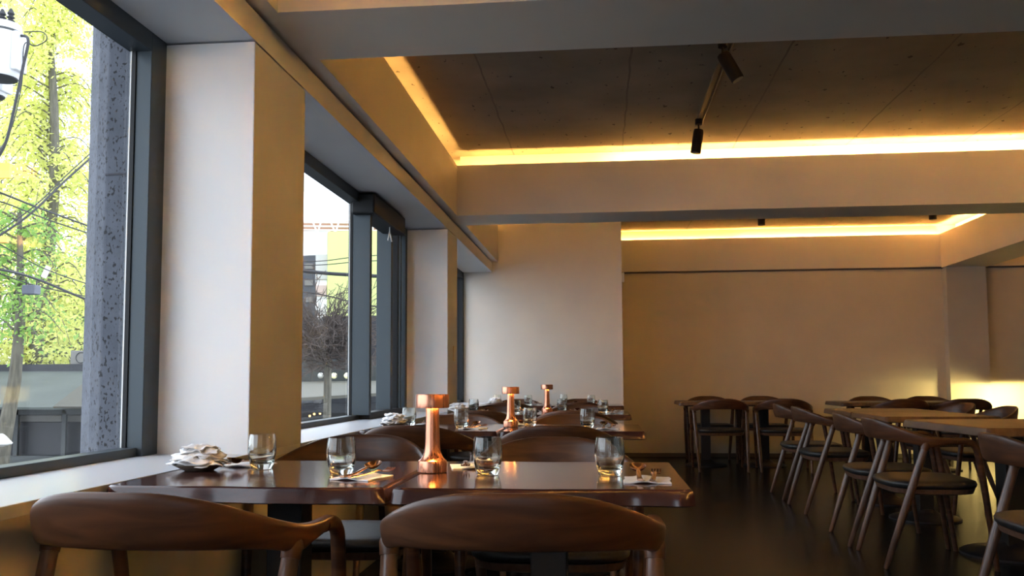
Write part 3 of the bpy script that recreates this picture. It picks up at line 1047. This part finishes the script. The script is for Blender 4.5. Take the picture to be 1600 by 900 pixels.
def tree(name, base, H, R_, leaf, label, seed, z0=.25, nb=70, per=70, ls=.10, droop=.5, tr_=.22, top=.15):
    rnd = random.Random(seed)
    root = empty(name, base)
    trunk = MB()
    pts = [(.15 * math.sin(i * .9 + seed), .1 * math.cos(i * 1.3), H * i / 8) for i in range(9)]
    trunk.tube(pts, [tr_ * (1 - .85 * i / 8) for i in range(9)], 10)
    fo = MB()
    for b_i in range(nb):
        t = z0 + (1 - z0) * (b_i + rnd.random()) / nb
        z = H * t
        az = rnd.uniform(0, 2 * PI)
        prof = (1 - (t - z0) / (1 - z0))
        Lb = R_ * (top + (1 - top) * prof ** .6) * rnd.uniform(.6, 1.1)
        p0 = Vector((0, 0, z))
        mid = Vector((math.cos(az) * Lb * .55, math.sin(az) * Lb * .55, z + Lb * .22))
        end = Vector((math.cos(az) * Lb, math.sin(az) * Lb, z - Lb * droop * rnd.uniform(.4, 1.2)))
        br_ = cat([p0, mid, end], 5)
        trunk.tube(br_, [.022 * (1 - .8 * i / (len(br_) - 1)) for i in range(len(br_))], 5)
        for _ in range(per):
            s = rnd.random() ** .7
            i = s * (len(br_) - 1)
            p = br_[int(i)].lerp(br_[min(int(i) + 1, len(br_) - 1)], i - int(i))
            sg = Lb * .13 * (.4 + s)
            p = p + Vector((rnd.gauss(0, sg), rnd.gauss(0, sg), rnd.gauss(-.05, sg * .8)))
            u = Vector((rnd.gauss(0, 1), rnd.gauss(0, 1), rnd.gauss(0, 1))).normalized()
            v = u.orthogonal().normalized()
            k = ls * rnd.uniform(.6, 1.3)
            fo.add([p - u * k, p - v * k * .5, p + u * k, p + v * k * .5], [(0, 1, 2, 3)])
    trunk.build('trunk', bark, root, smooth=True)
    fo.build('foliage', leaf, root)
    tag(root, label, 'tree')
    return root


b0 = at(62, 590, 19)
tree('street_tree', (b0.x, 19, GZ), 14.5, 1.75, leafA, 'tall yellow green tree with drooping sprays outside the near window', 3, z0=.30, nb=190, per=150, ls=.055, top=.35, tr_=.26)
b0 = at(-25, 590, 20)
tree('street_tree', (b0.x, 20, GZ), 14, 2.0, leafA, 'yellow green tree cut off by the left edge of the photo', 4, z0=.25, nb=130, per=120, ls=.055, top=.4, tr_=.3)
b0 = at(125, 590, 26)
tree('street_tree', (b0.x, 26, GZ), 8.6, 2.0, leafB, 'darker green tree standing behind the yellow green ones', 5, z0=.3, nb=110, per=90, ls=.06, top=.6, tr_=.2)
b0 = at(18, 590, 13.6)
tree('street_tree', (b0.x, 13.6, GZ), 7.4, .95, leafB, 'dark trunked tree in front of the shop at the left edge', 8, z0=.72, nb=26, per=80, ls=.04, top=.6, droop=.25, tr_=.21)


def bare(name, base, H, R_, label, seed, n=60, lo=.3, hi=.55):
    rnd = random.Random(seed)
    root = empty(name, base)
    t = MB()
    t.tube([(0, 0, 0), (.05, 0, H * lo), (0, .05, H * hi)], [.09, .07, .05], 8)
    t.build('trunk', bark, root, smooth=True)
    f = MB()
    for _ in range(n):
        az, el = rnd.uniform(0, 2 * PI), rnd.uniform(-.15, 1.25)
        Lb = R_ * rnd.uniform(.6, 1.1)
        d = Vector((math.cos(az) * math.cos(el), math.sin(az) * math.cos(el), math.sin(el) * .9))
        p = Vector((0, 0, H * rnd.uniform(lo, hi)))
        pts = [p]
        for s in range(5):
            p = p + d * Lb / 5 + Vector((rnd.gauss(0, .05), rnd.gauss(0, .05), rnd.gauss(0, .05))) * Lb
            pts.append(p)
            for _2 in range(3):
                e_ = p + (d + Vector((rnd.gauss(0, .7), rnd.gauss(0, .7), rnd.gauss(0, .7)))).normalized() * Lb * .22
                f.tube([p, p.lerp(e_, .5) + Vector((0, 0, rnd.gauss(0, .03))), e_], [.007, .005, .004], 4)
        f.tube(pts, [.014, .012, .010, .008, .006, .004], 5)
    f.build('twigs', twig, root)
    tag(root, label, 'tree')


b0 = at(508, 590, 15.5)
bare('bare_tree', (b0.x, 15.5, GZ), 8.3, 1.25, 'leafless brown twiggy tree outside the second window', 2, 170, .585, .645)
b0 = at(110, 590, 21)
bare('bare_tree', (b0.x, 21, GZ), 10.2, 1.7, 'leafless pinkish twiggy tree before the green one outside the near window', 6, 45)

# buildings through the second window
g = empty('construction_building')
lime = mat('lime_panel', (.60, .68, .24), .7)
a = MB(); q_panel(a, 440, 362, 514, 600, 44, 8, True); a.build('white_wall', mat('facade_white', (.78, .78, .76), .8), g)
a = MB(); q_panel(a, 513, 362, 640, 600, 43.5, 8, True); a.build('lime_wall', lime, g)
for i, (x0, y0, x1, y1) in enumerate(((482, 398, 512, 436), (480, 446, 510, 462), (482, 500, 512, 520))):
    a = MB(); q_panel(a, x0, y0, x1, y1, 43.9, .15); a.build('window', [mat('pane_pale', (.5, .5, .46), .4), mat('pane_pink', (.55, .42, .36), .5)][i % 2], g)
a = MB()
for i in range(9):
    x = 474 + i * 14
    p, q = at(x, 345, 43.6), at(x + (7 if i % 2 else -5), 362, 43.6)
    a.tube([p, q], .05, 6)
for y in (347, 353, 359):
    a.tube([at(440, y, 43.6), at(640, y + 2, 43.6)], .045, 6)
a.build('roof_scaffold', mat('scaffold_white', (.75, .7, .62), .6), g)
a = MB(); q_panel(a, 440, 348, 640, 360, 45, 3); a.build('roof_parapet', mat('parapet_brick', (.33, .18, .11), .8), g)
tag(g, 'white and lime green building with scaffold on its roof beyond the second window', 'building')
g2 = empty('office_building')
a = MB(); q_panel(a, 440, 400, 491, 600, 30, 5, True); a.build('wall', mat('office_grey', (.06, .065, .075), .7), g2)
for r_ in range(6):
    a = MB(); q_panel(a, 476, 412 + r_ * 26, 489, 420 + r_ * 26, 29.95, .08); a.build('window', grey_light, g2)
tag(g2, 'grey block at the left of the second window view', 'building')
g3 = empty('corner_building')
a = MB(); q_panel(a, 505, 494, 640, 575, 36, 5, True); a.build('wall', mat('corner_dark', (.035, .035, .04), .8), g3)
tag(g3, 'low dark building below the lime green wall', 'building')
# cafe terrace roof with lamps and bulbs
cf = empty('cafe_terrace')
Yc = 17
a = MB(); q_panel(a, 440, 563, 640, 600, Yc + 3, .3); a.build('fascia_board', mat('terrace_board', (.04, .045, .042), .7), cf)
a = MB()
p, q, r_, s = at(440, 628, Yc), at(640, 616, Yc), at(640, 598, Yc + 2.9), at(440, 601, Yc + 2.9)
a.add([p, q, r_, s] + [t + Vector((0, 0, .06)) for t in (p, q, r_, s)], [(0, 3, 2, 1), (4, 5, 6, 7), (0, 1, 5, 4), (1, 2, 6, 5), (2, 3, 7, 6), (3, 0, 4, 7)])
a.build('canopy', mat('canopy_cream', (.13, .125, .10), .8), cf)
a = MB(); q_panel(a, 440, 630, 640, 645, Yc + .1, .15); a.build('gutter', grey_dark, cf)
a = MB(); q_panel(a, 440, 645, 640, 700, Yc + 2.2, .2, True); a.build('shopfront', mat('shopfront_dark', (.03, .028, .026), .7), cf)
tag(cf, 'terrace with a cream canopy across the street, seen through the second window', 'terrace')
globe_m = mat('globe_glow', (.9, .9, .6), .4, emit=(1, .93, .45), es=.55)
globe_off = mat('globe_white', (.55, .55, .5), .4)
def sphere(r, seg=16, rg=9):
    return [(max(.0005, r * math.sin(PI * i / rg)), -r * math.cos(PI * i / rg)) for i in range(rg + 1)]
for i, x in enumerate((501, 522, 542, 610)):
    p = at(x, 587, Yc + 2.7)
    gl_ = empty('globe_lamp', p)
    MB().lathe(sphere(.068), 18).build('globe', globe_m if i else globe_off, gl_, smooth=True)
    MB().tube([(0, .02, .06), (0, .3, .12)], .01, 6).build('bracket', cable_m, gl_)
    tag(gl_, ['unlit round globe lamp on the terrace board, leftmost', 'pale yellow globe lamp on the terrace board, middle one', 'yellow globe lamp at the mullion on the terrace board', 'globe lamp on the terrace board beyond the mullion'][i], 'lamp', 'globe lamps on the terrace')
bulb_m = mat('bulb_glow', (1, .7, .3), .4, emit=(1, .55, .16), es=4)
bl = [(473, 640), (484, 650), (491, 647), (500, 646), (508, 643), (516, 644), (524, 641), (532, 640), (538, 643), (543, 640), (585, 637)]
cb = MB().tube([at(x, y - 3, Yc + .4) for x, y in [(440, 655)] + bl + [(640, 632)]], .008, 5).build('string_light_cord', cable_m)
tag(cb, 'thin cord carrying the warm bulbs under the terrace canopy', 'cord')
b_first = MB().lathe(sphere(.024, 10, 6), 10).build('light_bulb', bulb_m, smooth=True)
for i, (x, y) in enumerate(bl):
    o = b_first if i == 0 else b_first.copy()
    if i: COL.objects.link(o)
    o.location = at(x, y, Yc + .4)
    tag(o, 'warm string light bulb, number %s from the left under the terrace canopy' % ['one', 'two', 'three', 'four', 'five', 'six', 'seven', 'eight', 'nine', 'ten', 'eleven'][i], 'light bulb', 'string light bulbs')

# transformers, cables, signs outside the first window
def can(px, py, Y, r, h, label):
    p = at(px, py, Y)
    root = empty('pole_transformer', p)
    MB().lathe([(r * .9, 0), (r, .03), (r, h - .06), (r * .96, h - .02), (r * .7, h)], 32).build('tank', can_m, root, smooth=True)
    MB().lathe([(r * .86, -.012), (r * .9, 0)], 32).build('bottom_plate', grey_dark, root)
    MB().lathe([(r * 1.02, h * .80), (r * 1.035, h * .82), (r * 1.02, h * .84)], 32, cap=False).build('band', grey_mid, root)
    a_ = MB()
    for k in range(3):
        a_.lathe([(.02, 0), (.045, .02), (.02, .04), (.045, .06), (.02, .08), (.04, .10), (.012, .16)], 12, (-.1 + .1 * k, 0, h))
    a_.build('bushings', grey_dark, root, smooth=True)
    fn = MB().box((r * .9, -.1, h * .1), (r * 1.25, .1, h * .8))
    fn.build('radiator', can_m, root, bevel=.02)
    tag(root, label, 'transformer', 'pole transformers')
    return root


can(0, 122, 9, .20, .62, 'grey transformer tank at the top left corner')
can(-14, 150, 9.3, .16, .30, 'smaller grey transformer tank below the first, at the left edge')
pole = MB().lathe([(.17, 0), (.12, 11)], 20)
pp = at(-50, 590, 9.5)
po = pole.build('utility_pole', mat('pole_concrete', (.4, .4, .4), .9), smooth=True)
po.location = (pp.x, 9.5, GZ)
tag(po, 'concrete utility pole just outside the left edge', 'pole')


def cable(pts, r, label):
    o = MB().tube(cat([at(*p) for p in pts], 8), r, 6).build('cable', cable_m, smooth=True)
    tag(o, label, 'cable', 'cables outside the windows')


cable([(-60, 405, 8), (40, 340, 8.5), (110, 275, 9), (230, 170, 10)], .011, 'thick black cable rising to the right outside the near window')
cable([(-60, 402, 8.1), (50, 325, 8.6), (110, 268, 9.1), (230, 160, 10.1)], .006, 'thin black cable just above the thick rising one')
cable([(-60, 280, 9), (0, 301, 9), (80, 332, 10), (230, 386, 12)], .012, 'thick cable sloping down to the right, upper one')
cable([(-60, 308, 9), (0, 315, 9), (80, 345, 10), (230, 395, 12)], .008, 'thinner cable sloping down to the right below the thick one')
cable([(-60, 355, 9), (0, 382, 9), (70, 420, 10), (150, 447, 11), (230, 462, 12)], .007, 'thin cable sloping down behind the tree sprays')
cable([(-60, 415, 9), (0, 421, 9), (60, 437, 10), (150, 473, 11), (230, 490, 12)], .015, 'lowest thick cable bundle across the near window')
cable([(-60, 412, 9), (0, 428, 9.1), (60, 447, 10.1), (150, 466, 11.1), (230, 478, 12)], .007, 'thin cable wound round the lowest bundle')
cable([(30, 55, 9), (44, 62, 8.9), (36, 105, 8.9), (20, 180, 8.9), (8, 225, 8.9), (-12, 260, 8.9)], .016, 'thick vertical cable dropping from the transformer')
cable([(38, 50, 9), (66, 50, 9), (73, 62, 9), (55, 72, 9), (38, 70, 9), (34, 130, 9), (18, 200, 9), (-10, 250, 9)], .006, 'thin looping cable beside the transformer')
cable([(440, 420, 24), (510, 427, 24), (560, 430, 24), (640, 434, 24)], .05, 'thick cable crossing the second window')
cable([(440, 452, 24), (500, 460, 24), (560, 474, 24), (640, 488, 24)], .02, 'sagging cable crossing the second window below the thick one')
cable([(440, 408, 25), (500, 408, 25), (560, 401, 25), (640, 396, 25)], .012, 'thin cable high across the second window')
cable([(440, 414, 25), (500, 414, 25), (560, 409, 25), (640, 405, 25)], .012, 'thin cable just below the highest one in the second window')
jb = empty('cable_junction_box', at(48, 453, 9.9))
MB().box((-.075, -.06, -.055), (.09, .06, .055)).build('case', mat('box_grey', (.10, .11, .14), .6), jb, bevel=.01)
MB().tube([(-.06, 0, .05), (-.06, 0, .12)], .008, 6).tube([(.07, 0, .05), (.07, 0, .11)], .008, 6).build('hanger', cable_m, jb)
tag(jb, 'dark box hanging from the cable bundle', 'box')
p, q = at(0, 255, 12), at(14, 278, 12)
tag(MB().box((p.x - .5, 12, p.z), (q.x, 12.06, q.z)).build('sign_board', mat('sign_yellow', (.85, .60, .06), .5), bevel=.005), 'yellow sign board at the left edge among the branches', 'sign')
p, q = at(0, 369, 12), at(10, 379, 12)
tag(MB().box((p.x - .5, 12, p.z), (q.x, 12.06, q.z)).build('sign_board', mat('sign_orange', (.85, .33, .08), .5), bevel=.005), 'small orange sign board at the left edge below the yellow one', 'sign')
p = at(72, 425, 10.4)
tg = MB().box((-.035, -.01, -.075), (.035, .01, .075)).build('cable_tag', mat('tag_white', (.8, .8, .76), .5), bevel=.004)
tg.location = p; tg.rotation_euler = (0, math.radians(25), 0)
tag(tg, 'white tag plate hanging on the cables', 'tag')
p = at(2, 688, 13)
lp = MB().lathe([(.02, -.10), (.15, -.06), (.16, -.045), (.06, .07), (.02, .10)], 20).build('street_lantern', mat('lantern_white', (.7, .7, .66), .5), smooth=True)
lp.location = p
tag(lp, 'white lantern shade at the lower left edge of the near window', 'lantern')
